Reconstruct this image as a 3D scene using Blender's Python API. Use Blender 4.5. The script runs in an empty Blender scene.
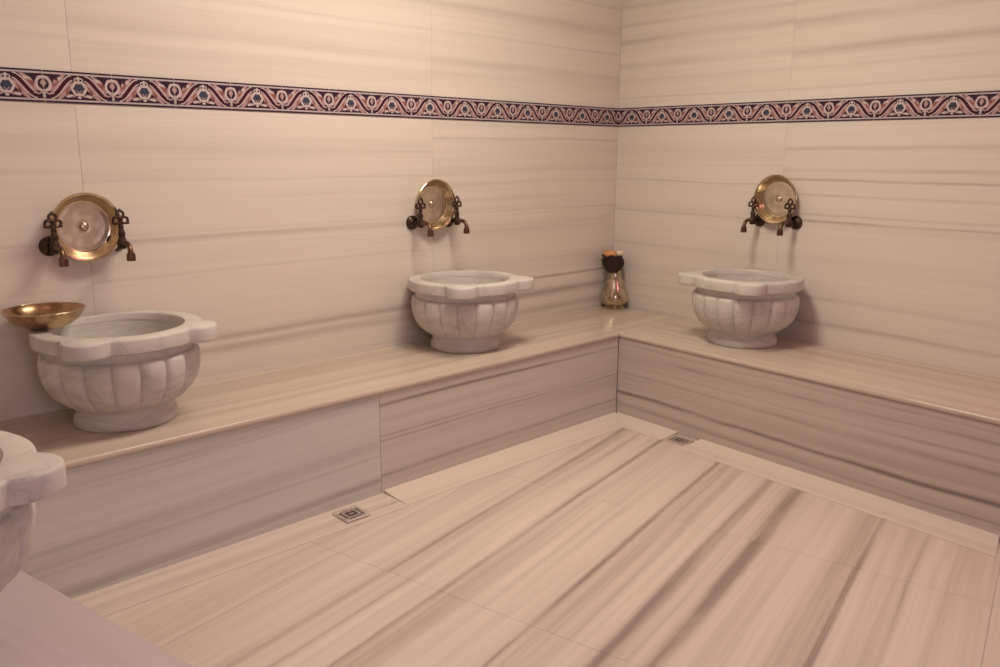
import bpy, bmesh, math, random
from mathutils import Vector, Matrix
random.seed(7)
PI = math.pi
SC = bpy.context.scene
COL = SC.collection
V = Vector

# ------------------------------------------------------------------ layout (metres)
ZS, D1, D2 = 0.400, 0.503, 0.5355          # bench height, depth of the back bench, depth of the right bench
ZB0, ZB1 = 1.3585, 1.4525                  # the patterned border
PHI = math.radians(-94.768)                # direction of the right wall, away from the corner
W = V((math.cos(PHI), math.sin(PHI), 0))
NR = V((W.y, -W.x, 0))                     # right wall normal, into the room
T = V((0.1976, -0.9803, 0)).normalized()   # direction of the left bench and the floor joints
T2 = V((-T.y, T.x, 0))                     # its normal, into the room (floor veins run along it)
UB = V((-1, 0, 0))                         # along the back wall, away from the corner
NB = V((0, -1, 0))
Z = V((0, 0, 1))
EDGE0 = V((-3.237, -1.116, 0))             # a point on the left bench front edge
H = 2.60
# inner corner of the two bench fronts
_s = (D2 - NR.dot(V((0, -D1, 0)))) / NR.x
CORN = V((_s, -D1, 0))

# ------------------------------------------------------------------ materials
def new_mat(name):
    m = bpy.data.materials.new(name); m.use_nodes = True
    nt = m.node_tree; nt.nodes.clear()
    out = nt.nodes.new('ShaderNodeOutputMaterial'); b = nt.nodes.new('ShaderNodeBsdfPrincipled')
    nt.links.new(b.outputs[0], out.inputs[0])
    return m, nt, b

def math_n(nt, op, a, b=None, c=None, clamp=False):
    n = nt.nodes.new('ShaderNodeMath'); n.operation = op; n.use_clamp = clamp
    for i, x in enumerate((a, b, c)):
        if x is None: continue
        if isinstance(x, (int, float)): n.inputs[i].default_value = x
        else: nt.links.new(x, n.inputs[i])
    return n.outputs[0]

def comb(nt, x, y, z=0.0):
    n = nt.nodes.new('ShaderNodeCombineXYZ')
    for i, v in enumerate((x, y, z)):
        if isinstance(v, (int, float)): n.inputs[i].default_value = v
        else: nt.links.new(v, n.inputs[i])
    return n.outputs[0]

def noise(nt, vec, scale=1.0, detail=4.0, rough=0.55, dist=0.0):
    n = nt.nodes.new('ShaderNodeTexNoise'); n.inputs['Scale'].default_value = scale
    n.inputs['Detail'].default_value = detail; n.inputs['Roughness'].default_value = rough
    n.inputs['Distortion'].default_value = dist
    nt.links.new(vec, n.inputs['Vector'])
    return n.outputs[0]

def ramp(nt, fac, stops):
    n = nt.nodes.new('ShaderNodeValToRGB'); r = n.color_ramp
    stops = sorted(stops)
    while len(r.elements) < len(stops): r.elements.new(0.5)
    for e, (p, c) in zip(r.elements, stops):
        e.position = p
    for e, (p, c) in zip(r.elements, stops):
        e.position = p; e.color = (c, c, c, 1) if isinstance(c, (int, float)) else (*c, 1)
    nt.links.new(fac, n.inputs[0])
    return n.outputs[0]

def marble(name, cols, veins, v0, v1, band=0.5, fine=0.25, freq=11.0, finefreq=70.0, warp=0.018,
           rough=0.3, seed=0.0, fade=(0.30, 0.55), tilt=0.0, ulen=0.25):
    """Veined marble. UV u runs along the veins, v across them, both in metres."""
    m, nt, b = new_mat(name)
    uv = nt.nodes.new('ShaderNodeUVMap'); uv.uv_map = 'UVMap'
    sp = nt.nodes.new('ShaderNodeSeparateXYZ'); nt.links.new(uv.outputs[0], sp.inputs[0])
    u, v = sp.outputs[0], sp.outputs[1]
    w1 = noise(nt, comb(nt, math_n(nt, 'MULTIPLY', u, 0.8), math_n(nt, 'MULTIPLY', v, 2.2), seed), 1, 2)
    w2 = noise(nt, comb(nt, math_n(nt, 'MULTIPLY', u, 5.0), math_n(nt, 'MULTIPLY', v, 9.0), seed + 3), 1, 3)
    vv = math_n(nt, 'ADD', v, math_n(nt, 'MULTIPLY', math_n(nt, 'SUBTRACT', w1, 0.5), warp * 2))
    vv = math_n(nt, 'ADD', vv, math_n(nt, 'MULTIPLY', math_n(nt, 'SUBTRACT', w2, 0.5), warp * 0.35))
    if tilt: vv = math_n(nt, 'ADD', vv, math_n(nt, 'MULTIPLY', u, tilt))
    bn = noise(nt, comb(nt, math_n(nt, 'MULTIPLY', u, ulen), math_n(nt, 'MULTIPLY', vv, freq), seed), 1, 5, 0.6)
    fn = noise(nt, comb(nt, math_n(nt, 'MULTIPLY', u, 0.9), math_n(nt, 'MULTIPLY', vv, finefreq), seed + 9), 1, 3, 0.6)
    bfac = ramp(nt, bn, [(0.36, 0.0), (0.50, 0.30), (0.64, 1.0)])
    ffac = ramp(nt, fn, [(0.40, 0.0), (0.68, 1.0)])
    tot = math_n(nt, 'ADD', math_n(nt, 'MULTIPLY', bfac, band), math_n(nt, 'MULTIPLY', ffac, fine))
    if veins:
        mr = nt.nodes.new('ShaderNodeMapRange'); nt.links.new(vv, mr.inputs[0])
        mr.inputs[1].default_value = v0; mr.inputs[2].default_value = v1
        stops = [(0.0, 0.0), (1.0, 0.0)]
        for p, wd, st in veins[:9]:
            q = (p - v0) / (v1 - v0); h = wd / (v1 - v0) / 2
            stops += [(max(0.001, q - h), 0.0), (q, st), (min(0.999, q + h), 0.0)]
        pf = ramp(nt, mr.outputs[0], stops)
        fd = noise(nt, comb(nt, math_n(nt, 'MULTIPLY', u, 1.3), math_n(nt, 'MULTIPLY', v, 5.0), seed + 5), 1, 3)
        fm = ramp(nt, fd, [(fade[0], 0.25), (fade[1], 1.0)])
        tot = math_n(nt, 'ADD', tot, math_n(nt, 'MULTIPLY', pf, fm))
    c = ramp(nt, tot, [(0.0, cols[0]), (0.45, cols[1]), (1.0, cols[2])])
    nt.links.new(c, b.inputs['Base Color'])
    b.inputs['Roughness'].default_value = rough
    b.inputs['Specular IOR Level'].default_value = 0.35
    return m

M = {}
WALL = ((0.740, 0.672, 0.600), (0.625, 0.555, 0.490), (0.43, 0.365, 0.325))
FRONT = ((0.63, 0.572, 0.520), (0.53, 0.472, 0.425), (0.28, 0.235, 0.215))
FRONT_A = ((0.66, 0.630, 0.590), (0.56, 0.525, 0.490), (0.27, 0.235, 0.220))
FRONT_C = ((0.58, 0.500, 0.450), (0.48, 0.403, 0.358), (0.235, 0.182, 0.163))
TOPC = ((0.58, 0.490, 0.410), (0.47, 0.385, 0.320), (0.31, 0.245, 0.205))
FLOOR = ((0.72, 0.622, 0.548), (0.58, 0.484, 0.420), (0.31, 0.240, 0.210))
CURB = ((0.72, 0.63, 0.548), (0.64, 0.55, 0.475), (0.48, 0.40, 0.34))

M['back_mid'] = marble('marble back wall centre', WALL, [(0.518, .05, .55), (0.562, .035, .6), (0.80, .014, .35), (0.92, .03, .5), (0.945, .02, .2), (1.12, .012, .35), (1.22, .02, .2)], .4, 1.36, band=.26, fine=.14, seed=1.0)
M['back_right'] = marble('marble back wall right', WALL, [(0.45, .05, .7), (0.53, .06, .8), (0.607, .022, .95), (0.70, .02, .25), (0.95, .012, .35), (1.08, .03, .2), (1.282, .016, .5)], .4, 1.36, band=.30, fine=.16, seed=2.0, tilt=0.0)
M['back_left'] = marble('marble back wall left', WALL, [(0.93, .012, .4), (0.66, .03, .3), (1.15, .03, .2)], .4, 1.36, band=.22, fine=.14, seed=3.0)
M['upper'] = marble('marble above border', WALL, [(1.55, .02, .2), (1.60, .05, .25), (1.72, .02, .25), (1.83, .06, .35), (1.95, .03, .3)], 1.4, 2.7, band=.24, fine=.13, seed=4.0)
M['upper_right'] = marble('marble above border right', WALL, [(1.50, .012, .5), (1.585, .03, .25), (1.66, .05, .45), (1.78, .04, .5), (1.86, .03, .4), (1.95, .05, .4)], 1.4, 2.7, band=.24, fine=.14, seed=5.0)
M['right_near'] = marble('marble right wall by corner', WALL, [(0.47, .03, .4), (0.53, .04, .3), (0.63, .012, .4), (0.75, .02, .2), (1.088, .012, .8), (1.17, .02, .2), (0.926, .008, .6)], .4, 1.36, band=.20, fine=.13, seed=6.0)
M['right_far'] = marble('marble right wall far', WALL, [(0.49, .035, .5), (0.60, .03, .3), (0.938, .016, .9), (0.965, .012, .5), (1.05, .02, .4), (1.116, .016, .7), (1.16, .03, .45), (1.25, .025, .45)], .4, 1.36, band=.20, fine=.13, seed=7.0)
M['front_a'] = marble('marble bench front left panel', FRONT_A, [(0.045, .02, .6), (0.107, .018, 1.0), (0.15, .05, .3), (0.24, .05, .45), (0.33, .02, .3)], 0, .4, fade=(.2,.4), band=.42, fine=.16, freq=14, seed=11.0, tilt=.03, warp=.012)
M['front_b'] = marble('marble bench front right panel', FRONT, [(0.085, .02, .5), (0.215, .014, .6), (0.232, .012, .6), (0.347, .02, .8), (0.29, .03, .2)], 0, .4, band=.40, fine=.16, freq=14, seed=12.0, warp=.014)
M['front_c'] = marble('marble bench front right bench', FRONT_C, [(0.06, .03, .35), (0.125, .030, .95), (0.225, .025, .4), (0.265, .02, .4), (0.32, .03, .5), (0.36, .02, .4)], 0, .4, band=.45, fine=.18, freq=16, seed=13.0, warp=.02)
M['top'] = marble('marble bench top', TOPC, [(0.06, .04, .25), (0.16, .06, .3), (0.30, .06, .25), (0.38, .04, .2)], 0, .55, band=.38, fine=.11, freq=12, finefreq=45, seed=14.0, rough=.22)
M['floor'] = marble('marble floor', FLOOR, [(0.30, .03, .4), (0.50, .03, .5), (0.58, .05, .4), (0.70, .030, .65), (1.00, .035, .8), (1.22, .06, .55), (1.345, .075, 1.0), (1.65, .03, .8), (1.79, .035, .5)], -0.2, 2.3, band=.48, fine=.24, freq=9, finefreq=40, seed=21.0, warp=.016, rough=.32, ulen=.16)
M['curb'] = marble('marble skirting fillet', CURB, [], 0, 1, band=.35, fine=.2, freq=14, seed=23.0, rough=.35)
M['gutter'] = marble('marble gutter strip', FLOOR, [(.03, .03, .3), (.09, .03, .4)], 0, .2, band=.5, fine=.2, freq=16, seed=24.0, rough=.32)
M['left_top'] = marble('marble left bench top', ((0.55, 0.468, 0.478), (0.49, 0.406, 0.416), (0.40, 0.322, 0.332)), [], 0, 1, band=.3, fine=.15, freq=10, seed=25.0)

def plain(name, col, rough=0.6, metal=0.0, var=0.0, scale=20, spec=0.4):
    m, nt, b = new_mat(name)
    tc = nt.nodes.new('ShaderNodeTexCoord')
    n = noise(nt, tc.outputs['Object'], scale, 4, 0.6)
    c2 = tuple(max(0, x * (1 - var)) for x in col); c3 = tuple(min(1, x * (1 + var * .5)) for x in col)
    nt.links.new(ramp(nt, n, [(0.35, c2), (0.65, c3)]), b.inputs['Base Color'])
    b.inputs['Roughness'].default_value = rough; b.inputs['Metallic'].default_value = metal
    b.inputs['Specular IOR Level'].default_value = spec
    return m

def metal(name, col, dark, rough, scale=25, bump=0.0, bscale=60):
    m, nt, b = new_mat(name)
    tc = nt.nodes.new('ShaderNodeTexCoord')
    n = noise(nt, tc.outputs['Object'], scale, 5, 0.65)
    nt.links.new(ramp(nt, n, [(0.30, dark), (0.62, col)]), b.inputs['Base Color'])
    n2 = noise(nt, tc.outputs['Object'], scale * 2.3, 4, 0.6)
    mr = nt.nodes.new('ShaderNodeMapRange'); nt.links.new(n2, mr.inputs[0])
    mr.inputs[3].default_value = rough * 0.75; mr.inputs[4].default_value = rough * 1.4
    nt.links.new(mr.outputs[0], b.inputs['Roughness'])
    b.inputs['Metallic'].default_value = 1.0
    if bump:
        vo = nt.nodes.new('ShaderNodeTexVoronoi'); vo.inputs['Scale'].default_value = bscale
        nt.links.new(tc.outputs['Object'], vo.inputs['Vector'])
        bp = nt.nodes.new('ShaderNodeBump'); bp.inputs['Strength'].default_value = bump; bp.inputs['Distance'].default_value = .003
        nt.links.new(vo.outputs['Distance'], bp.inputs['Height']); nt.links.new(bp.outputs[0], b.inputs['Normal'])
    return m

def basin_marble():
    m, nt, b = new_mat('carved grey white marble')
    tc = nt.nodes.new('ShaderNodeTexCoord')
    oi = nt.nodes.new('ShaderNodeObjectInfo')
    mp = nt.nodes.new('ShaderNodeMapping'); nt.links.new(tc.outputs['Object'], mp.inputs[0])
    mp.inputs['Rotation'].default_value = (0.5, 0.35, 0.2); mp.inputs['Scale'].default_value = (1.0, 1.0, 2.6)
    n1 = noise(nt, mp.outputs[0], 3.2, 6, 0.6, 1.2)
    vein = math_n(nt, 'ABSOLUTE', math_n(nt, 'SUBTRACT', n1, 0.5))
    vf = ramp(nt, vein, [(0.0, 1.0), (0.035, 0.25), (0.12, 0.0)])
    n2 = noise(nt, mp.outputs[0], 6.0, 5, 0.6)
    cl = ramp(nt, n2, [(0.35, 0.0), (0.7, 1.0)])
    tot = math_n(nt, 'ADD', math_n(nt, 'MULTIPLY', vf, 0.40), math_n(nt, 'MULTIPLY', cl, 0.38))
    c = ramp(nt, tot, [(0.0, (0.64, 0.606, 0.556)), (0.5, (0.53, 0.500, 0.460)), (1.0, (0.35, 0.330, 0.310))])
    nt.links.new(c, b.inputs['Base Color'])
    b.inputs['Roughness'].default_value = 0.42; b.inputs['Specular IOR Level'].default_value = 0.35
    return m
M['basin'] = basin_marble()
M['grout'] = plain('joint grout', (0.52, 0.45, 0.40), .8)
M['wallback'] = plain('plaster', (0.66, 0.56, 0.48), .8, var=.05)
M['ceiling'] = plain('ceiling paint', (0.70, 0.62, 0.55), .8, var=.04)
M['brass'] = metal('polished brass', (0.72, 0.61, 0.44), (0.44, 0.33, 0.20), 0.20)
M['tin'] = metal('worn tinned brass', (0.80, 0.71, 0.58), (0.56, 0.47, 0.37), 0.40, scale=18, bump=.12, bscale=90)
M['copper'] = metal('copper brass', (0.60, 0.42, 0.26), (0.34, 0.20, 0.11), 0.22)
M['bronze'] = metal('dark bronze', (0.115, 0.075, 0.056), (0.04, 0.027, 0.023), 0.36, scale=40)
M['spoutmetal'] = metal('brown bronze', (0.20, 0.115, 0.080), (0.07, 0.04, 0.03), 0.32, scale=40)
M['silver'] = metal('aged silver', (0.70, 0.61, 0.48), (0.33, 0.25, 0.17), 0.17, scale=22)
M['darkleaf'] = plain('dark dried leaves', (0.035, 0.024, 0.020), .55, var=.5, scale=60)
M['orange'] = plain('orange dried bloom', (0.72, 0.33, 0.14), .8, var=.3, scale=80)
M['cream'] = plain('cream dried bloom', (0.85, 0.68, 0.50), .8, var=.2, scale=80)
M['steel'] = metal('brushed steel', (0.88, 0.82, 0.78), (0.7, 0.63, 0.58), 0.40, scale=60)
M['slot'] = plain('dark drain slot', (0.09, 0.062, 0.057), .7)
M['b_ground'] = plain('border ground glaze', (0.040, 0.018, 0.036), .45, spec=.15)
M['b_white'] = plain('border white glaze', (0.56, 0.46, 0.45), .45, spec=.15)
M['b_pink'] = plain('border pink glaze', (0.42, 0.27, 0.27), .45, spec=.15)
M['b_red'] = plain('border dark red glaze', (0.060, 0.010, 0.020), .45, spec=.15)
M['b_orange'] = plain('border orange glaze', (0.27, 0.105, 0.085), .45, spec=.15)
M['b_navy'] = plain('border navy glaze', (0.050, 0.055, 0.085), .45, spec=.15)
M['b_fillet'] = plain('border fillet glaze', (0.50, 0.42, 0.43), .45, spec=.15)

# ------------------------------------------------------------------ object helpers
def link(name, me, mats, parent=None):
    o = bpy.data.objects.new(name, me); COL.objects.link(o)
    for m in (mats if isinstance(mats, (list, tuple)) else [mats]): me.materials.append(m)
    if parent: o.parent = parent
    return o

def from_bm(name, bm, mats, parent=None, smooth=False):
    me = bpy.data.meshes.new(name); bm.to_mesh(me); bm.free()
    if smooth:
        for p in me.polygons: p.use_smooth = True
        if smooth != True: me.set_sharp_from_angle(angle=math.radians(smooth))
    return link(name, me, mats, parent)

def thing(name, label, cat, loc=(0, 0, 0), rz=0, group=None):
    o = bpy.data.objects.new(name, None); COL.objects.link(o); o.empty_display_size = .05
    o.location = loc; o.rotation_euler = (0, 0, rz)
    o['label'] = label; o['category'] = cat
    if group: o['group'] = group
    return o

def dup(root, loc, rz, label):
    r = root.copy(); COL.objects.link(r); r.location = loc; r.rotation_euler = (0, 0, rz); r['label'] = label
    for ch in list(root.children):
        c = ch.copy(); COL.objects.link(c); c.parent = r
        for g in list(ch.children):
            d = g.copy(); COL.objects.link(d); d.parent = c
    return r

def structure(o, label=None, cat=None):
    o['kind'] = 'structure'
    if label: o['label'] = label; o['category'] = cat
    return o

def slab(bm, O, U, Vd, N, u0, u1, v0, v1, n0, n1, mi=0, uo=0.0, bevel=0.0, uvdir=None):
    """A marble slab from O: extents along unit vectors U, Vd, N. UV: u along U, v along Vd (metres)."""
    uvl = (bm.loops.layers.uv.get('UVMap') or bm.loops.layers.uv.new('UVMap'))
    vs = {}
    for a in (u0, u1):
        for b in (v0, v1):
            for c in (n0, n1):
                vs[(a, b, c)] = bm.verts.new(O + U * a + Vd * b + N * c)
    def q(*k): return bm.faces.new([vs[i] for i in k])
    fs = [q((u0, v0, n1), (u1, v0, n1), (u1, v1, n1), (u0, v1, n1)), q((u0, v0, n0), (u0, v1, n0), (u1, v1, n0), (u1, v0, n0)),
          q((u0, v0, n0), (u1, v0, n0), (u1, v0, n1), (u0, v0, n1)), q((u0, v1, n0), (u0, v1, n1), (u1, v1, n1), (u1, v1, n0)),
          q((u0, v0, n0), (u0, v0, n1), (u0, v1, n1), (u0, v1, n0)), q((u1, v0, n0), (u1, v1, n0), (u1, v1, n1), (u1, v0, n1))]
    bmesh.ops.recalc_face_normals(bm, faces=fs)
    for f in fs: f.material_index = mi
    if bevel:
        es = {e for f in fs for e in f.edges}
        r = bmesh.ops.bevel(bm, geom=list(es), offset=bevel, segments=2, affect='EDGES', profile=.6)
        fs = [f for f in set(r['faces']) | set(f for f in fs if f.is_valid)]
    for f in fs:
        f.material_index = mi
        for l in f.loops:
            d = l.vert.co - O
            l[uvl].uv = (d.dot(U) + uo, d.dot(Vd) + d.dot(N) * 0.7)
    return fs

def box(bm, c, s, mi=0, rot=None):
    m = Matrix.Translation(c)
    if rot is not None: m = m @ rot.to_4x4()
    r = bmesh.ops.create_cube(bm, size=1, matrix=m @ Matrix.Diagonal((*s, 1)))
    for v in r['verts']:
        for f in v.link_faces: f.material_index = mi

def lathe(bm, prof, n=64, axis='Z', center=(0, 0, 0), rfun=None, cap0=False, cap1=False):
    """prof: list of (r, z). axis Z up or Y (z runs along -Y)."""
    c = V(center); rings = []
    for k, (r, z) in enumerate(prof):
        ring = []
        for i in range(n):
            a = 2 * PI * i / n
            rr = rfun(k, a, r) if rfun else r
            p = V((rr * math.cos(a), rr * math.sin(a), z))
            if axis == 'Y': p = V((p.x, -p.z, p.y))
            ring.append(bm.verts.new(c + p))
        rings.append(ring)
    for A, B in zip(rings, rings[1:]):
        for i in range(n):
            j = (i + 1) % n
            bm.faces.new((A[i], A[j], B[j], B[i]))
    if cap0: bm.faces.new(rings[0][::-1])
    if cap1: bm.faces.new(rings[-1])
    return rings

def tube(bm, pts, radii, n=14, cap=True):
    pts = [V(p) for p in pts]; rings = []
    up = V((1, 0, 0))
    for i, p in enumerate(pts):
        d = (pts[min(i + 1, len(pts) - 1)] - pts[max(i - 1, 0)]).normalized()
        x = up - d * up.dot(d)
        if x.length < 1e-3: x = V((0, 1, 0)) - d * d.y
        x.normalize(); y = d.cross(x)
        r = radii[i] if isinstance(radii, (list, tuple)) else radii
        rings.append([bm.verts.new(p + (x * math.cos(2 * PI * k / n) + y * math.sin(2 * PI * k / n)) * r) for k in range(n)])
    for A, B in zip(rings, rings[1:]):
        for i in range(n):
            j = (i + 1) % n; bm.faces.new((A[i], A[j], B[j], B[i]))
    if cap: bm.faces.new(rings[0][::-1]); bm.faces.new(rings[-1])

def torus(bm, c, R, r, nrm=(0, 1, 0), n=20, m=8):
    nrm = V(nrm).normalized(); x = V((1, 0, 0)) if abs(nrm.x) < .9 else V((0, 0, 1))
    x = (x - nrm * x.dot(nrm)).normalized(); y = nrm.cross(x); rings = []
    for i in range(n):
        a = 2 * PI * i / n; d = x * math.cos(a) + y * math.sin(a)
        rings.append([bm.verts.new(V(c) + d * (R + r * math.cos(2 * PI * k / m)) + nrm * r * math.sin(2 * PI * k / m)) for k in range(m)])
    for i in range(n):
        A, B = rings[i], rings[(i + 1) % n]
        for k in range(m):
            l = (k + 1) % m; bm.faces.new((A[k], B[k], B[l], A[l]))

def ball(bm, c, r, s=(1, 1, 1), sub=2):
    bmesh.ops.create_icosphere(bm, subdivisions=sub, radius=r, matrix=Matrix.Translation(c) @ Matrix.Diagonal((*s, 1)))

# ------------------------------------------------------------------ room shell
G = 0.0007          # half a joint
def wall_panels(name, O, U, N, length, cuts, rows, mats, pick):
    bm = bmesh.new()
    slab(bm, O, U, Z, N, -0.12 if name == 'wall_back' else 0.0, length, 0, H, -0.12, -0.0008, mi=len(mats))
    xs = cuts + [length]
    for (z0, z1) in rows:
        a = 0.0
        for i, x in enumerate(xs):
            slab(bm, O, U, Z, N, a + G, x - G, z0 + G * .5, z1 - G * .5, -0.0007, 0.0, mi=pick(i, z0), uo=7.3 * i + 3.1 * z0)
            a = x
    o = from_bm(name, bm, [M[m] for m in mats] + [M['grout']])
    return structure(o)

mb = ['back_right', 'back_mid', 'back_left', 'upper']
wall_panels('wall_back', V((0, 0, 0)), UB, NB, 5.0, [1.285, 2.715, 4.14], [(0, .93), (.93, ZB0 + .01), (ZB1 - .01, H)], mb,
            lambda i, z: 3 if z > 1.4 else min(i, 2))
mr_ = ['right_near', 'right_far', 'upper_right']
wall_panels('wall_right', V((0, 0, 0)), W, NR, 4.6, [1.005, 2.43, 3.86], [(0, .93), (.93, ZB0 + .01), (ZB1 - .01, H)], mr_,
            lambda i, z: 2 if z > 1.4 else (0 if i == 0 else 1))
# the left wall behind the left bench, ending at the doorway the room is seen from
bm = bmesh.new()
OL = EDGE0 - T2 * 0.50
k_back = (OL.y - 0.0) / T.y * -1
slab(bm, OL, T, Z, T2, k_back + .02, 0.80, 0, H, -0.10, 0.0)
structure(from_bm('wall_left', bm, M['back_left']))
bm = bmesh.new(); box(bm, (-2.6, -4.72, H / 2), (5.4, .1, H)); structure(from_bm('wall_front', bm, M['wallback']))
bm = bmesh.new(); box(bm, (-5.05, -2.36, H / 2), (.1, 4.62, H)); structure(from_bm('wall_far_left', bm, M['wallback']))
bm = bmesh.new(); box(bm, (-2.5, -2.36, H + .05), (5.6, 4.9, .1)); structure(from_bm('ceiling', bm, M['ceiling']))

# floor: slabs across T (joints) and T2 (veins), over a grout bed
bm = bmesh.new()
box(bm, (-2.5, -2.36, -.0512), (5.6, 4.9, .1), mi=1)
rs = [-6.6, -5.73, -4.9, -4.08, -3.255, -2.43, -1.605, -0.78, 0.6]
for i in range(len(rs) - 1):
    for j, (s0, s1) in enumerate(((-1.0, 2.005), (2.005, 3.6), (3.6, 5.2))):
        # u along T2 (veins), v along T
        slab(bm, V((0, 0, 0)), T2, T, Z, rs[i] + .0005, rs[i + 1] - .0005, s0 + (.0015 if j == 1 else .0003), s1 - (.0015 if j == 0 else .0003), -.001, 0.0, mi=0, uo=0.13 * i)
bmesh.ops.bisect_plane(bm, geom=bm.verts[:] + bm.edges[:] + bm.faces[:], plane_co=(0, .1, 0), plane_no=(0, 1, 0), clear_outer=True)
bmesh.ops.bisect_plane(bm, geom=bm.verts[:] + bm.edges[:] + bm.faces[:], plane_co=(0, -4.77, 0), plane_no=(0, -1, 0), clear_outer=True)
bmesh.ops.bisect_plane(bm, geom=bm.verts[:] + bm.edges[:] + bm.faces[:], plane_co=(.1, 0, 0), plane_no=(1, 0, 0), clear_outer=True)
bmesh.ops.bisect_plane(bm, geom=bm.verts[:] + bm.edges[:] + bm.faces[:], plane_co=(-5.1, 0, 0), plane_no=(-1, 0, 0), clear_outer=True)
structure(from_bm('floor', bm, [M['floor'], M['grout']]))

# ------------------------------------------------------------------ patterned border, one trim per wall
def border(name, O, U, N, length):
    bm = bmesh.new(); P = 0.2; h = ZB1 - ZB0; zc = (ZB0 + ZB1) / 2
    mats = ['b_ground', 'b_white', 'b_pink', 'b_red', 'b_orange', 'b_navy', 'b_fillet', 'grout']
    def pt(x, y, d): return O + U * x + Z * (zc + y) + N * d
    def poly(pts, d, mi):
        f = bm.faces.new([bm.verts.new(pt(x, y, d)) for x, y in pts]); f.material_index = mi
        f.normal_update()
        if f.normal.dot(N) < 0: f.normal_flip()
    def rect(x0, x1, y0, y1, d, mi): poly([(x0, y0), (x1, y0), (x1, y1), (x0, y1)], d, mi)
    def strip(line, w, d, mi):
        L = []; R = []
        for i, (x, y) in enumerate(line):
            x0, y0 = line[max(i - 1, 0)]; x1, y1 = line[min(i + 1, len(line) - 1)]
            dx, dy = x1 - x0, y1 - y0; l = math.hypot(dx, dy) or 1
            ww = w[i] if isinstance(w, list) else w
            L.append((x - dy / l * ww / 2, y + dx / l * ww / 2)); R.append((x + dy / l * ww / 2, y - dx / l * ww / 2))
        for i in range(len(line) - 1): poly([L[i], L[i + 1], R[i + 1], R[i]], d, mi)
    def ell(cx, cy, rx, ry, d, mi, rot=0, n=12):
        c, s = math.cos(rot), math.sin(rot)
        poly([(cx + rx * math.cos(a) * c - ry * math.sin(a) * s, cy + rx * math.cos(a) * s + ry * math.sin(a) * c) for a in [2 * PI * k / n for k in range(n)]], d, mi)
    def ring(cx, cy, rx, ry, w, d, mi, a0=0, a1=2 * PI, lob=0, n=22):
        strip([(cx + rx * (1 + lob * math.cos(6 * a)) * math.cos(a), cy + ry * (1 + lob * math.cos(6 * a)) * math.sin(a)) for a in [a0 + (a1 - a0) * k / n for k in range(n + 1)]], w, d, mi)
    # body of the tiles
    slab(bm, O, U, Z, N, 0.0, length, ZB0, ZB1, -0.004, 0.003, mi=0)
    for f in bm.faces: f.material_index = 0
    n = int(length / P) + 1
    for t in range(n):
        x0 = t * P; x1 = min(x0 + P, length)
        if x1 - x0 < P * .99: break
        # fillets along the two edges
        for s in (1, -1):
            rect(x0, x1, s * h * .415 - h * .028, s * h * .415 + h * .028, .0034, 6)
        for sg in (1, -1):
            def limb(t, off=0.0, a=0.0):
                x = .09 + .32 * t; q = t * t * (3 - 2 * t)
                dx, dy = .32 * P, .58 * h * 6 * t * (1 - t) + .12 * h; l = math.hypot(dx, dy)
                px, py = x * P - dy / l * off * h, (-.29 + .58 * q + a) * h + dx / l * off * h
                return (x0 + (px if sg == 1 else P - px), py)
            ts = [k / 14 for k in range(15)]
            strip([limb(t) for t in ts], [h * (.06 + .065 * math.sin(PI * t)) for t in ts], .0042, 3)
            for o_ in (.082, -.082):
                strip([limb(t, o_) for t in ts], h * .040, .0046, 1)
            up = [.10 + .78 * t for t in ts]; dn = [.12 + .78 * t for t in ts]
            strip([limb(t, .175) for t in up], [h * (.03 + .14 * math.sin(PI * k / 14) ** .8) for k in range(15)], .0040, 2)
            strip([limb(t, -.175) for t in dn], [h * (.03 + .14 * math.sin(PI * k / 14) ** .8) for k in range(15)], .0040, 2)
            strip([limb(t, .18) for t in up[4:12]], [h * (.015 + .055 * math.sin(PI * k / 7)) for k in range(8)], .0043, 4)
            strip([limb(t, -.18) for t in dn[3:11]], [h * (.015 + .055 * math.sin(PI * k / 7)) for k in range(8)], .0043, 4)
        # leaves curling off the vine
        for k, (fx, fy, rt, mi) in enumerate([(.17, .18, .9, 2), (.29, -.20, .7, 2), (.83, .18, -.9, 2), (.71, -.20, -.7, 2), (.22, .24, .2, 1), (.78, .24, -.2, 1), (.36, -.27, .2, 1), (.64, -.27, -.2, 1),
                                              (.15, .10, .9, 4), (.85, .10, -.9, 4), (.33, -.17, .9, 4), (.67, -.17, -.9, 4)]):
            ell(x0 + fx * P, fy * h, P * (.055 if mi != 4 else .034), h * (.048 if mi != 4 else .05), .0044 + .0002 * (k % 3), mi, rt)
        # open flower at the joints, set high with a stem to the lower edge
        for e, sg in ((0, 1), (1, -1)):
            cx = x0 + e * P
            a0, a1 = (-PI * .42, PI / 2) if e == 0 else (PI / 2, PI * 1.42)
            half = [(cx + (0.0 if k in (0,) else P * .075 * math.cos(a) * 1.0), h * .10 + h * .20 * math.sin(a)) for k, a in enumerate([a0 + (a1 - a0) * k / 11 for k in range(12)])]
            half = [(cx + P * .098 * math.cos(a), h * .07 + h * .215 * math.sin(a)) for a in [a0 + (a1 - a0) * k / 11 for k in range(12)]]
            poly(half + [(cx, h * .10)], .0050, 0)
            strip(half, h * .085, .0054, 1)
            strip([(cx + sg * P * .004, h * .22), (cx + sg * P * .022, h * .10), (cx + sg * P * .003, -h * .02)], [h * .02, h * .10, h * .02], .0054, 2)
            strip([(cx + sg * P * .006, -h * .10), (cx + sg * P * .006, -h * .36)], h * .06, .0054, 1)
            strip([(cx + sg * P * .01, -h * .17), (cx + sg * P * .07, -h * .24), (cx + sg * P * .14, -h * .20)], h * .05, .0052, 2)
            ell(cx + sg * P * .05, -h * .10, P * .03, h * .05, .0053, 4, sg * .8)
            ell(cx + sg * P * .06, h * .28, P * .035, h * .03, .0053, 2, sg * -.4)
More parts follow.
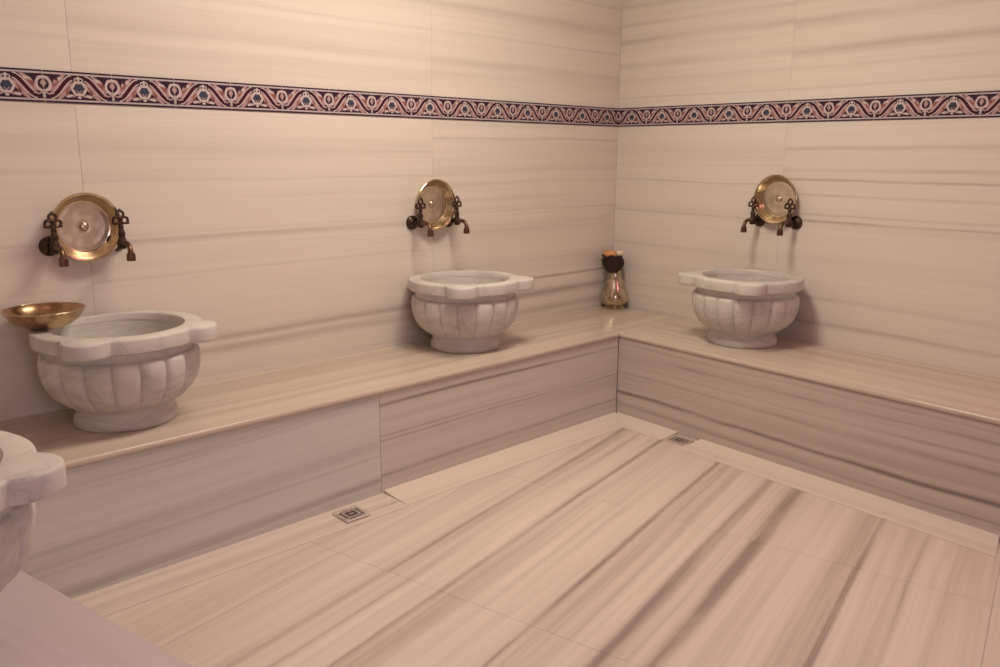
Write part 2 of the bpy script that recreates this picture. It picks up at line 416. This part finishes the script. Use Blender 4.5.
        # closed tulip in the middle, set low with a crown above
        cx = x0 + P / 2
        ell(cx, -h * .03, P * .095, h * .20, .0050, 5)
        ring(cx, -h * .03, P * .098, h * .20, h * .085, .0054, 1, lob=.07)
        poly([(cx - P * .030, -h * .06), (cx, h * .10), (cx + P * .030, -h * .06), (cx, -h * .17)], .0055, 5)
        strip([(cx - P * .035, -h * .09), (cx, -h * .17), (cx + P * .035, -h * .09)], h * .03, .0056, 2)
        ring(cx - P * .032, h * .235, P * .026, h * .055, h * .04, .0056, 1)
        ring(cx + P * .032, h * .235, P * .026, h * .055, h * .04, .0056, 1)
        ell(cx, h * .30, P * .020, h * .05, .0057, 1)
        ell(cx, -h * .31, P * .030, h * .04, .0057, 1)
        ell(cx - P * .075, -h * .27, P * .035, h * .032, .0057, 2, .4)
        ell(cx + P * .075, -h * .27, P * .035, h * .032, .0057, 2, -.4)
        # joint between two tiles
        rect(max(x0 - .0007, 0), x0 + .0007, -h * .5, h * .5, .0060, 7)
    o = from_bm(name, bm, [M[m] for m in mats])
    return structure(o)
border('trim_1', V((0, 0, 0)), UB, NB, 5.0)
border('trim_2', V((0, 0, 0)) + NR * 0.0, W, NR, 4.6)

# ------------------------------------------------------------------ benches
TH = 0.024
def bench(name, label, O, U, N, u0, u1, depth, panels, topmat, cutter=None, tu=0.0):
    """O on the wall line at floor level, U along the wall, N out of it. panels: (from, to, material)."""
    root = thing(name, label, 'bench', O + U * (u0 + u1) / 2 + N * depth / 2)
    inv = Matrix.Translation(-V(root.location))
    bm = bmesh.new(); uvl = (bm.loops.layers.uv.get('UVMap') or bm.loops.layers.uv.new('UVMap'))
    r = TH / 2; prof = [(0.002, ZS - TH), (depth - r * .6, ZS - TH)]
    for k in range(1, 8):
        a = -PI / 2 + PI * k / 8
        prof.append((depth - r * .6 + r * .9 * math.cos(a), ZS - TH / 2 + r * math.sin(a)))
    prof += [(depth - r * .6, ZS), (0.002, ZS)]
    ends = []
    for u in (u0, u1):
        ends.append([bm.verts.new(O + U * u + N * a + Z * b) for a, b in prof])
    n = len(prof)
    for i in range(n):
        j = (i + 1) % n; bm.faces.new((ends[0][i], ends[1][i], ends[1][j], ends[0][j]))
    bm.faces.new(ends[0]); bm.faces.new(ends[1][::-1])
    if cutter:
        bmesh.ops.bisect_plane(bm, geom=bm.verts[:] + bm.edges[:] + bm.faces[:], plane_co=cutter[0], plane_no=cutter[1], clear_outer=True)
        bmesh.ops.holes_fill(bm, edges=[e for e in bm.edges if e.is_boundary])
    bmesh.ops.recalc_face_normals(bm, faces=bm.faces[:])
    for f in bm.faces:
        for l in f.loops:
            d = l.vert.co - O; l[uvl].uv = (d.dot(U) + tu, d.dot(N) - (d.z - ZS) * 1.0)
    bm.transform(inv); from_bm('seat_slab', bm, M[topmat], root, smooth=40)
    for i, (a, b, m) in enumerate(panels):
        bm = bmesh.new()
        slab(bm, O + N * (depth - .02), U, Z, N, a + (.0009 if i else 0), b - .0009, 0.0, ZS - TH, 0.0, 0.016, uo=3.7 * i)
        if cutter:
            bmesh.ops.bisect_plane(bm, geom=bm.verts[:] + bm.edges[:] + bm.faces[:], plane_co=V((0, -D1 + .0044, 0)), plane_no=cutter[1], clear_outer=True)
            bmesh.ops.holes_fill(bm, edges=[e for e in bm.edges if e.is_boundary])
        bm.transform(inv); from_bm('front_panel', bm, M[m], root)
    return root

# back bench, from the right wall to the left bench
bench('marble_bench', 'long marble bench along the back wall under two basins and the corner vase', V((0, 0, 0)), UB, NB, 0.045, 3.36 + .47, D1,
      [(-CORN.x, 1.956, 'front_b'), (1.956, 3.36, 'front_a')], 'top', tu=1.0)
# right bench, begins where the back bench ends
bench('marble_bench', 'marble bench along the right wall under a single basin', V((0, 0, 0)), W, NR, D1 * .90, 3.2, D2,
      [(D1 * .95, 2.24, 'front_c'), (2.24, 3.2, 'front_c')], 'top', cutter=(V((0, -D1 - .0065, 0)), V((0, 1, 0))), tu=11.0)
# left bench
bench('marble_bench', 'pinkish marble bench at the lower left edge, nearest the viewer', OL, T, T2, -(EDGE0.y + D1 - .14) / T.y * 1.0, 1.12, 0.50,
      [(-(EDGE0.y + D1 + .012) / T.y, 1.12, 'front_a')], 'left_top', cutter=(V((0, -D1 - .0065, 0)), V((0, 1, 0))), tu=21.0)

# ------------------------------------------------------------------ sloping skirting fillets at the foot of the benches
def fillet(name, O, U, N, u0, u1, width, height, end0=0, end1=0, mat='curb'):
    bm = bmesh.new(); uvl = (bm.loops.layers.uv.get('UVMap') or bm.loops.layers.uv.new('UVMap'))
    prof = [(0, 0.0005), (0, height)]
    for k in range(1, 7):
        t = k / 6; prof.append((width * t, (height - .0010) * (1 - t) ** 2.0 + .0010))
    prof.append((width, 0.0005))
    ends = [[bm.verts.new(O + U * (u + e * a) + N * a + Z * b) for a, b in prof] for u, e in ((u0, end0), (u1, end1))]
    n = len(prof)
    for i in range(n):
        j = (i + 1) % n; bm.faces.new((ends[0][i], ends[1][i], ends[1][j], ends[0][j]))
    bm.faces.new(ends[0]); bm.faces.new(ends[1][::-1])
    bmesh.ops.recalc_face_normals(bm, faces=bm.faces[:])
    for f in bm.faces:
        for l in f.loops:
            d = l.vert.co - O; l[uvl].uv = (d.dot(U) + u0 * 3, d.dot(N))
    return structure(from_bm(name, bm, M[mat], smooth=30))
OB = V((0, -D1 + .004, 0)); OR = NR * (D2 - .004)
uc = -CORN.x
ur = CORN.dot(W)
fillet('trim_3', OB, UB, NB, uc, 1.945, .140, .013, end0=math.tan(math.radians(45 - 2.4)))
fillet('trim_4', OR, W, NR, ur, ur + .365, .125, .013, end0=math.tan(math.radians(45 - 2.4)))
fillet('trim_5', OR, W, NR, ur + .490, 2.225, .145, .013, end1=0.29)
fillet('trim_6', OB, UB, NB, 1.950, 3.33, .150, .0030, mat='gutter')

# ------------------------------------------------------------------ floor drains
def drain(label, loc, rz, s):
    root = thing('floor_drain', label, 'drain', loc, rz, None)
    bm = bmesh.new(); a = s / 2; w = s * .13
    for cx, cy, sx, sy in ((0, a - w / 2, s, w), (0, -a + w / 2, s, w), (a - w / 2, 0, w, s - 2 * w), (-a + w / 2, 0, w, s - 2 * w)):
        box(bm, (cx, cy, .003), (sx, sy, .006))
    bmesh.ops.bevel(bm, geom=bm.edges[:], offset=.0012, segments=1, affect='EDGES')
    from_bm('frame', bm, M['steel'], root)
    bm = bmesh.new(); box(bm, (0, 0, .001), (s - 2 * w, s - 2 * w, .002)); from_bm('well', bm, M['slot'], root)
    bm = bmesh.new(); b = s * .25; t = s * .085
    for cx, cy, sx, sy in ((0, b, 2 * b + t, t), (0, -b, 2 * b + t, t), (b, 0, t, 2 * b - t), (-b, 0, t, 2 * b - t)):
        box(bm, (cx, cy, .0035), (sx, sy, .004))
    for sx, sy in ((1, 1), (1, -1), (-1, 1), (-1, -1)):
        box(bm, (sx * .33 * s, sy * .33 * s, .003), (.10 * s, .10 * s, .003))
    from_bm('grate', bm, M['steel'], root)
    bm = bmesh.new(); box(bm, (0, 0, .0035), (s * .2, s * .08, .004)); from_bm('grate_bar', bm, M['steel'], root)
    return root
drain('square metal floor drain at the foot of the back bench', (-2.140, -.575, .0032), 0, .094)
dr = OR + W * (ur + .428) + NR * .066
drain('square metal floor drain at the foot of the right bench near the corner', (dr.x, dr.y, .0006), PHI, .09)

# ------------------------------------------------------------------ carved basins
NG = 18; SEG = NG * 12
EARS = (math.radians(-45), math.radians(-135))
def rim_r(a, R=.241, d=.229, rho=.065):
    r = R
    for e in EARS:
        dl = (a - e + PI) % (2 * PI) - PI
        if abs(dl) < .6:
            q = rho * rho - (d * math.sin(dl)) ** 2
            if q > 0: r = max(r, d * math.cos(dl) + math.sqrt(q))
    return r
YB = .206            # the back is cut flat to stand against the wall
def flat(r, a):
    sy = math.sin(a)
    return min(r, YB / sy) if sy > .5 else r
def gad(a):
    t = ((a * NG / (2 * PI)) % 1.0) * 2 - 1          # -1..1 across one lobe
    return math.sqrt(max(0.0, 1 - .96 * abs(t) ** 3))      # 1 in the middle, ~.26 in the groove
def make_basin(label, loc, rz):
    root = thing('marble_basin', label, 'basin', loc, rz, 'carved marble wash basins')
    # foot
    bm = bmesh.new()
    lathe(bm, [(.140, 0), (.146, .002), (.149, .010), (.149, .022), (.147, .029), (.142, .034), (.1395, .044), (.140, .054), (.145, .062)], 96, cap0=True)
    from_bm('foot', bm, M['basin'], root, smooth=40)
    # gadrooned bowl, outside and inside
    bm = bmesh.new()
    outer = [(.145, .060, 0), (.158, .066, .5), (.177, .078, .9), (.197, .096, 1), (.212, .118, 1), (.223, .146, 1), (.2285, .172, 1), (.2295, .196, 1), (.228, .212, 1), (.2245, .2205, 1), (.218, .2245, .8),
             (.211, .226, .2), (.2095, .230, 0), (.211, .246, 0), (.219, .256, 0)]
    inner = [(.1865, .280, 0), (.184, .262, 0), (.179, .23, 0), (.168, .185, 0), (.144, .142, 0), (.108, .110, 0), (.06, .094, 0), (.018, .090, 0)]
    def rf(k, a, r):
        g = (outer + inner)[k][2]
        return flat(r - .0155 * g * (1 - gad(a)) * (r / .23), a)
    lathe(bm, [(r, z) for r, z, g in outer], SEG, rfun=rf)
    off = len(outer)
    lathe(bm, [(r, z) for r, z, g in inner], 96, cap1=True)
    from_bm('bowl', bm, M['basin'], root, smooth=50)
    # rim with two rounded ears
    bm = bmesh.new()
    prof = [(.212, .2535, 0), (-.006, .2535, 1), (-.0005, .2575, 1), (0, .262, 1), (0, .292, 1), (-.0015, .297, 1), (-.006, .300, 1), (.197, .3005, 0), (.190, .299, 0), (.187, .294, 0), (.185, .278, 0)]
    def rr(k, a, r): return flat(rim_r(a) + .0, a) + r if prof[k][2] else min(r, flat(r + .012, a) - .012)
    lathe(bm, [(r, z) for r, z, g in prof], SEG, rfun=rr)
    from_bm('rim', bm, M['basin'], root, smooth=40)
    return root
B1 = V((-2.727, -.232, ZS)); B2 = V((-1.290, -.214, ZS)); B3 = V((-.322, -.990, ZS)); B0 = V((-3.472, -1.185, ZS))
basin = make_basin('fluted marble basin on the back bench with a copper bowl on its rim', B1, math.radians(3))
dup(basin, B2, 0, 'fluted marble basin on the back bench, nearer the corner, with an empty rim')
dup(basin, B3, math.radians(175.2 + 83), 'fluted marble basin on the right bench, alone under its pair of taps')
dup(basin, B0, math.radians(11.4 + 90), 'marble basin cut off by the left picture edge on the pinkish bench')

# ------------------------------------------------------------------ taps (origin at the wall, outwards = -Y)
def make_tap(label, loc, rz):
    root = thing('wall_tap', label, 'tap', loc, rz, 'bronze wall taps')
    bm = bmesh.new()
    lathe(bm, [(.030, .0), (.0305, .006), (.027, .011), (.018, .014), (.014, .018), (.0125, .024)], 32, axis='Y', cap0=True, cap1=True)
    from_bm('wall_flange', bm, M['bronze'], root, smooth=40)
    bm = bmesh.new()
    tube(bm, [(0, -.018, 0), (0, -.05, 0), (0, -.072, 0)], [.0095, .0095, .011])
    lathe(bm, [(.008, -.018), (.013, -.014), (.0145, 0), (.013, .012), (.0095, .020), (.0105, .026), (.0115, .034), (.0085, .042), (.0065, .050)], 24, center=(0, -.062, 0), cap0=True, cap1=True)
    from_bm('body', bm, M['bronze'], root, smooth=45)
    bm = bmesh.new()
    pts = [(0, -.070, 0), (0, -.088, .003), (0, -.104, .003), (0, -.117, -.004), (0, -.124, -.016), (0, -.125, -.026), (0, -.125, -.0262), (0, -.125, -.045), (0, -.125, -.050)]
    tube(bm, pts, [.0105, .0085, .008, .008, .008,   .0090, .0125, .0140, .013], n=18)
    from_bm('spout', bm, M['spoutmetal'], root, smooth=50)
    bm = bmesh.new()
    tube(bm, [(0, -.062, .044), (0, -.062, .054), (0, -.062, .064)], [.0065, .0085, .005])
    for cx, cz, R in ((-.0130, .074, .0100), (.0130, .074, .0100), (0, .093, .0105)):
        torus(bm, (cx, -.062, cz), R, .0042)
    ball(bm, (0, -.062, .080), .0070)
    ball(bm, (-.0225, -.062, .066), .0055); ball(bm, (.0225, -.062, .066), .0055); ball(bm, (0, -.062, .106), .0052)
    from_bm('handle', bm, M['bronze'], root, smooth=50)
    return root

# ------------------------------------------------------------------ brass dishes wedged between the taps
def make_dish(label, loc, rz):
    root = thing('brass_dish', label, 'dish', loc, rz, 'brass dishes hung between the taps')
    R = .1075
    K = R / .114
    bm = bmesh.new()     # y offset: floor against the wall, rim out (z of the profile runs along -Y)
    prof = [(.082, .003), (.090, .004), (.100, .013), (.1055, .026), (.109, .036), (.114, .040), (.1148, .0425), (.113, .0440), (.107, .0420), (.1025, .036), (.0990, .0265), (.0955, .0225), (.0925, .0165), (.0860, .0085), (.0825, .0075)]
    prof = [(r * K if r not in (R,) else r, z) for r, z in prof]
    lathe(bm, prof, 72, axis='Y'); from_bm('rim', bm, M['brass'], root, smooth=35)
    bm = bmesh.new()
    lathe(bm, [(r * K, z) for r, z in [(.0825, .0030), (.0828, .0075), (.074, .0070), (.070, .0082), (.066, .0072), (.030, .0070), (.022, .0085), (.0185, .0072), (.015, .0072)]], 72, axis='Y', cap0=True, cap1=True)
    from_bm('base', bm, M['tin'], root, smooth=35)
    bm = bmesh.new()
    lathe(bm, [(.0155, .0070), (.0150, .0110), (.0120, .0155), (.007, .0180), (.0015, .0187)], 32, axis='Y', cap1=True)
    from_bm('boss', bm, M['silver'], root, smooth=60)
    return root

stations = [
    (V((-2.732, 0, .926)), V((1, 0, 0)), 0.0, .0995, .055, 'above the back basin that carries the copper bowl'),
    (V((-1.302, 0, .924)), V((1, 0, 0)), 0.0, .1020, .074, 'above the back basin nearer the corner'),
    (W * .998 + Z * .924, W * 1.0, math.radians(175.232 + 90), .092, .100, 'above the right bench basin'),
]
tap = dish = None
for c, ax, rz, sep, dz, where in stations:
    ax = V(ax)
    for sg in (-1, 1):
        if where.endswith('right bench basin'):
            side = 'left' if sg == -1 else 'right'
        else: side = 'left' if sg == -1 else 'right'
        lab = 'bronze tap %s of the dish %s' % (side, where)
        p = c + ax * sg * sep
        if tap is None: tap = make_tap(lab, p, rz)
        else: dup(tap, p, rz, lab)
    n = NB if rz == 0 else NR
    p = c + Z * dz + n * .002 + (V((.006, 0, 0)) if rz == 0 else V((0, 0, 0))) - n * .0045
    lab = 'round brass dish between two taps ' + where
    if dish is None:
        dish = make_dish(lab, p, rz)
    else: d_ = dup(dish, p, rz, lab)

# ------------------------------------------------------------------ copper bowl on the left basin
root = thing('copper_bowl', 'shallow copper bowl resting on the rim of the back left basin', 'bowl', (-2.902, -.135, ZS + .3025))
root.rotation_euler = (0, 0, 0)
bm = bmesh.new()
lathe(bm, [(r * .95, z * .92) for r, z in [(.040, .000), (.060, .001), (.078, .009), (.098, .026), (.110, .044), (.1165, .0545), (.119, .057), (.1175, .0585), (.114, .056), (.107, .044), (.094, .027), (.075, .012), (.050, .006), (.012, .005)]], 72, cap0=True, cap1=True)
from_bm('bowl', bm, M['copper'], root, smooth=40)
bm = bmesh.new(); torus(bm, (0, 0, .0529), .1116, .0020, (0, 0, 1), 72, 8); from_bm('rim', bm, M['brass'], root, smooth=True)

# ------------------------------------------------------------------ vase in the corner
root = thing('metal_vase', 'silver metal vase with dark collar and dried blooms in the bench corner', 'vase', (-.092, -.088, ZS))
bm = bmesh.new()
lathe(bm, [(.050, 0), (.055, .002), (.056, .007), (.050, .012), (.046, .017)], 48, cap0=True); from_bm('foot', bm, M['silver'], root, smooth=40)
bm = bmesh.new()
lathe(bm, [(.046, .016), (.060, .024), (.070, .036), (.0745, .052), (.0735, .068), (.067, .092), (.057, .118), (.047, .142), (.039, .164), (.0345, .184), (.033, .200), (.034, .212), (.030, .212), (.029, .19)], 64)
from_bm('body', bm, M['silver'], root, smooth=40)
bm = bmesh.new()     # ruffled dark leaves round the neck
for ringi, (nn, r0, z0, r1, z1, off) in enumerate(((9, .028, .194, .043, .236, 0), (10, .030, .206, .056, .262, .3), (9, .024, .214, .050, .282, .1))):
    for k in range(nn):
        a = 2 * PI * k / nn + off; d = V((math.cos(a), math.sin(a), 0)); t = V((-d.y, d.x, 0))
        base = V((-.005, .005, 0)) + d * r0 + Z * z0; tip = V((-.008, .008, 0)) + d * r1 * (.85 + .3 * random.random()) + Z * (z1 + .008 * random.random()); mid = (base + tip) / 2 + d * .010
        wd = .017 + .004 * random.random()
        row = []
        for p, wf in ((base, .5), (mid, 1.0), (tip, .75)):
            row.append([bm.verts.new(p - t * wd * wf), bm.verts.new(p + d * .006), bm.verts.new(p + t * wd * wf)])
        cap = bm.verts.new(tip + d * .008 + Z * (.004 - .012 * (ringi == 0)))
        for A, B in zip(row, row[1:]):
            bm.faces.new((A[0], A[1], B[1], B[0])); bm.faces.new((A[1], A[2], B[2], B[1]))
        bm.faces.new((row[2][0], row[2][1], cap)); bm.faces.new((row[2][1], row[2][2], cap))
lathe(bm, [(.031, .205), (.038, .235), (.046, .262), (.036, .276), (.004, .280)], 24, cap0=True, cap1=True)
from_bm('leaf_collar', bm, M['darkleaf'], root, smooth=True)
def bloom(name, c, r, mat, sq):
    bm = bmesh.new(); ball(bm, c, r, (1, 1, sq), 3)
    for v in bm.verts:
        d = v.co - V(c); a = math.atan2(d.y, d.x)
        v.co = V(c) + d * (1 + .10 * math.sin(7 * a + 40 * d.z) + .05 * math.sin(13 * a))
    from_bm(name, bm, M[mat], root, smooth=True)
bloom('orange_bloom', (-.026, .017, .292), .034, 'orange', .62)
bloom('cream_bloom', (.018, -.012, .294), .021, 'cream', .8)

# ------------------------------------------------------------------ light
def area(name, loc, size, power, col, target=None, sy=None):
    l = bpy.data.lights.new(name, 'AREA'); l.energy = power; l.color = col; l.size = size; l.shape = 'DISK'
    o = bpy.data.objects.new(name, l); COL.objects.link(o); o.location = loc
    d = (V(target) - V(loc)) if target else V((0, 0, -1))
    o.rotation_euler = d.to_track_quat('-Z', 'Y').to_euler()
    return o
area('ceiling_lamp', (-1.55, -1.05, 2.55), .45, 21, (1.0, .88, .70))
area('ceiling_lamp', (-2.00, -1.15, 2.55), .6, 18, (1.0, .88, .75))
area('cool_fill', (-3.35, -3.9, 1.40), .8, 11, (.96, .80, 1.0), (-2.6, -.5, .0))  # unseen cool fill added behind the camera to brighten the left bench front
area('rosy_fill', (-.70, -3.2, 2.5), 1.0, 7.5, (1.0, .38, .46))  # added pink fill, tints the right side; not a fixture of the room
area('rosy_fill', (-3.50, -1.3, 2.5), .8, 1.5, (1.0, .40, .55))  # weak pink fill added to tint the upper left, no real fixture
w = bpy.data.worlds.new('world'); SC.world = w; w.use_nodes = True
w.node_tree.nodes['Background'].inputs[0].default_value = (1.0, .82, .75, 1)
w.node_tree.nodes['Background'].inputs[1].default_value = 0.2

# ------------------------------------------------------------------ camera
R = ((0.715120802845455, -0.6989655110239521, 0.007032192879711467), (0.14464695685569837, 0.1578178169929494, 0.976816663715339), (0.6838709638594533, 0.6975247314888595, -0.21396203810801778))
cd = bpy.data.cameras.new('camera'); cam = bpy.data.objects.new('camera', cd); COL.objects.link(cam)
r, u, f = (V(x) for x in R)
m = Matrix((( r.x, u.x, -f.x), (r.y, u.y, -f.y), (r.z, u.z, -f.z))).to_4x4()
m.translation = (-3.62476, -2.81090, 1.22043)
cam.matrix_world = m
cd.sensor_width = 36; cd.sensor_fit = 'HORIZONTAL'; cd.lens = 826.95 * 36 / 1000; cd.clip_start = .02
SC.camera = cam
SC.view_settings.view_transform = 'Standard'
SC.view_settings.look = 'None'
SC.view_settings.exposure = 0.0
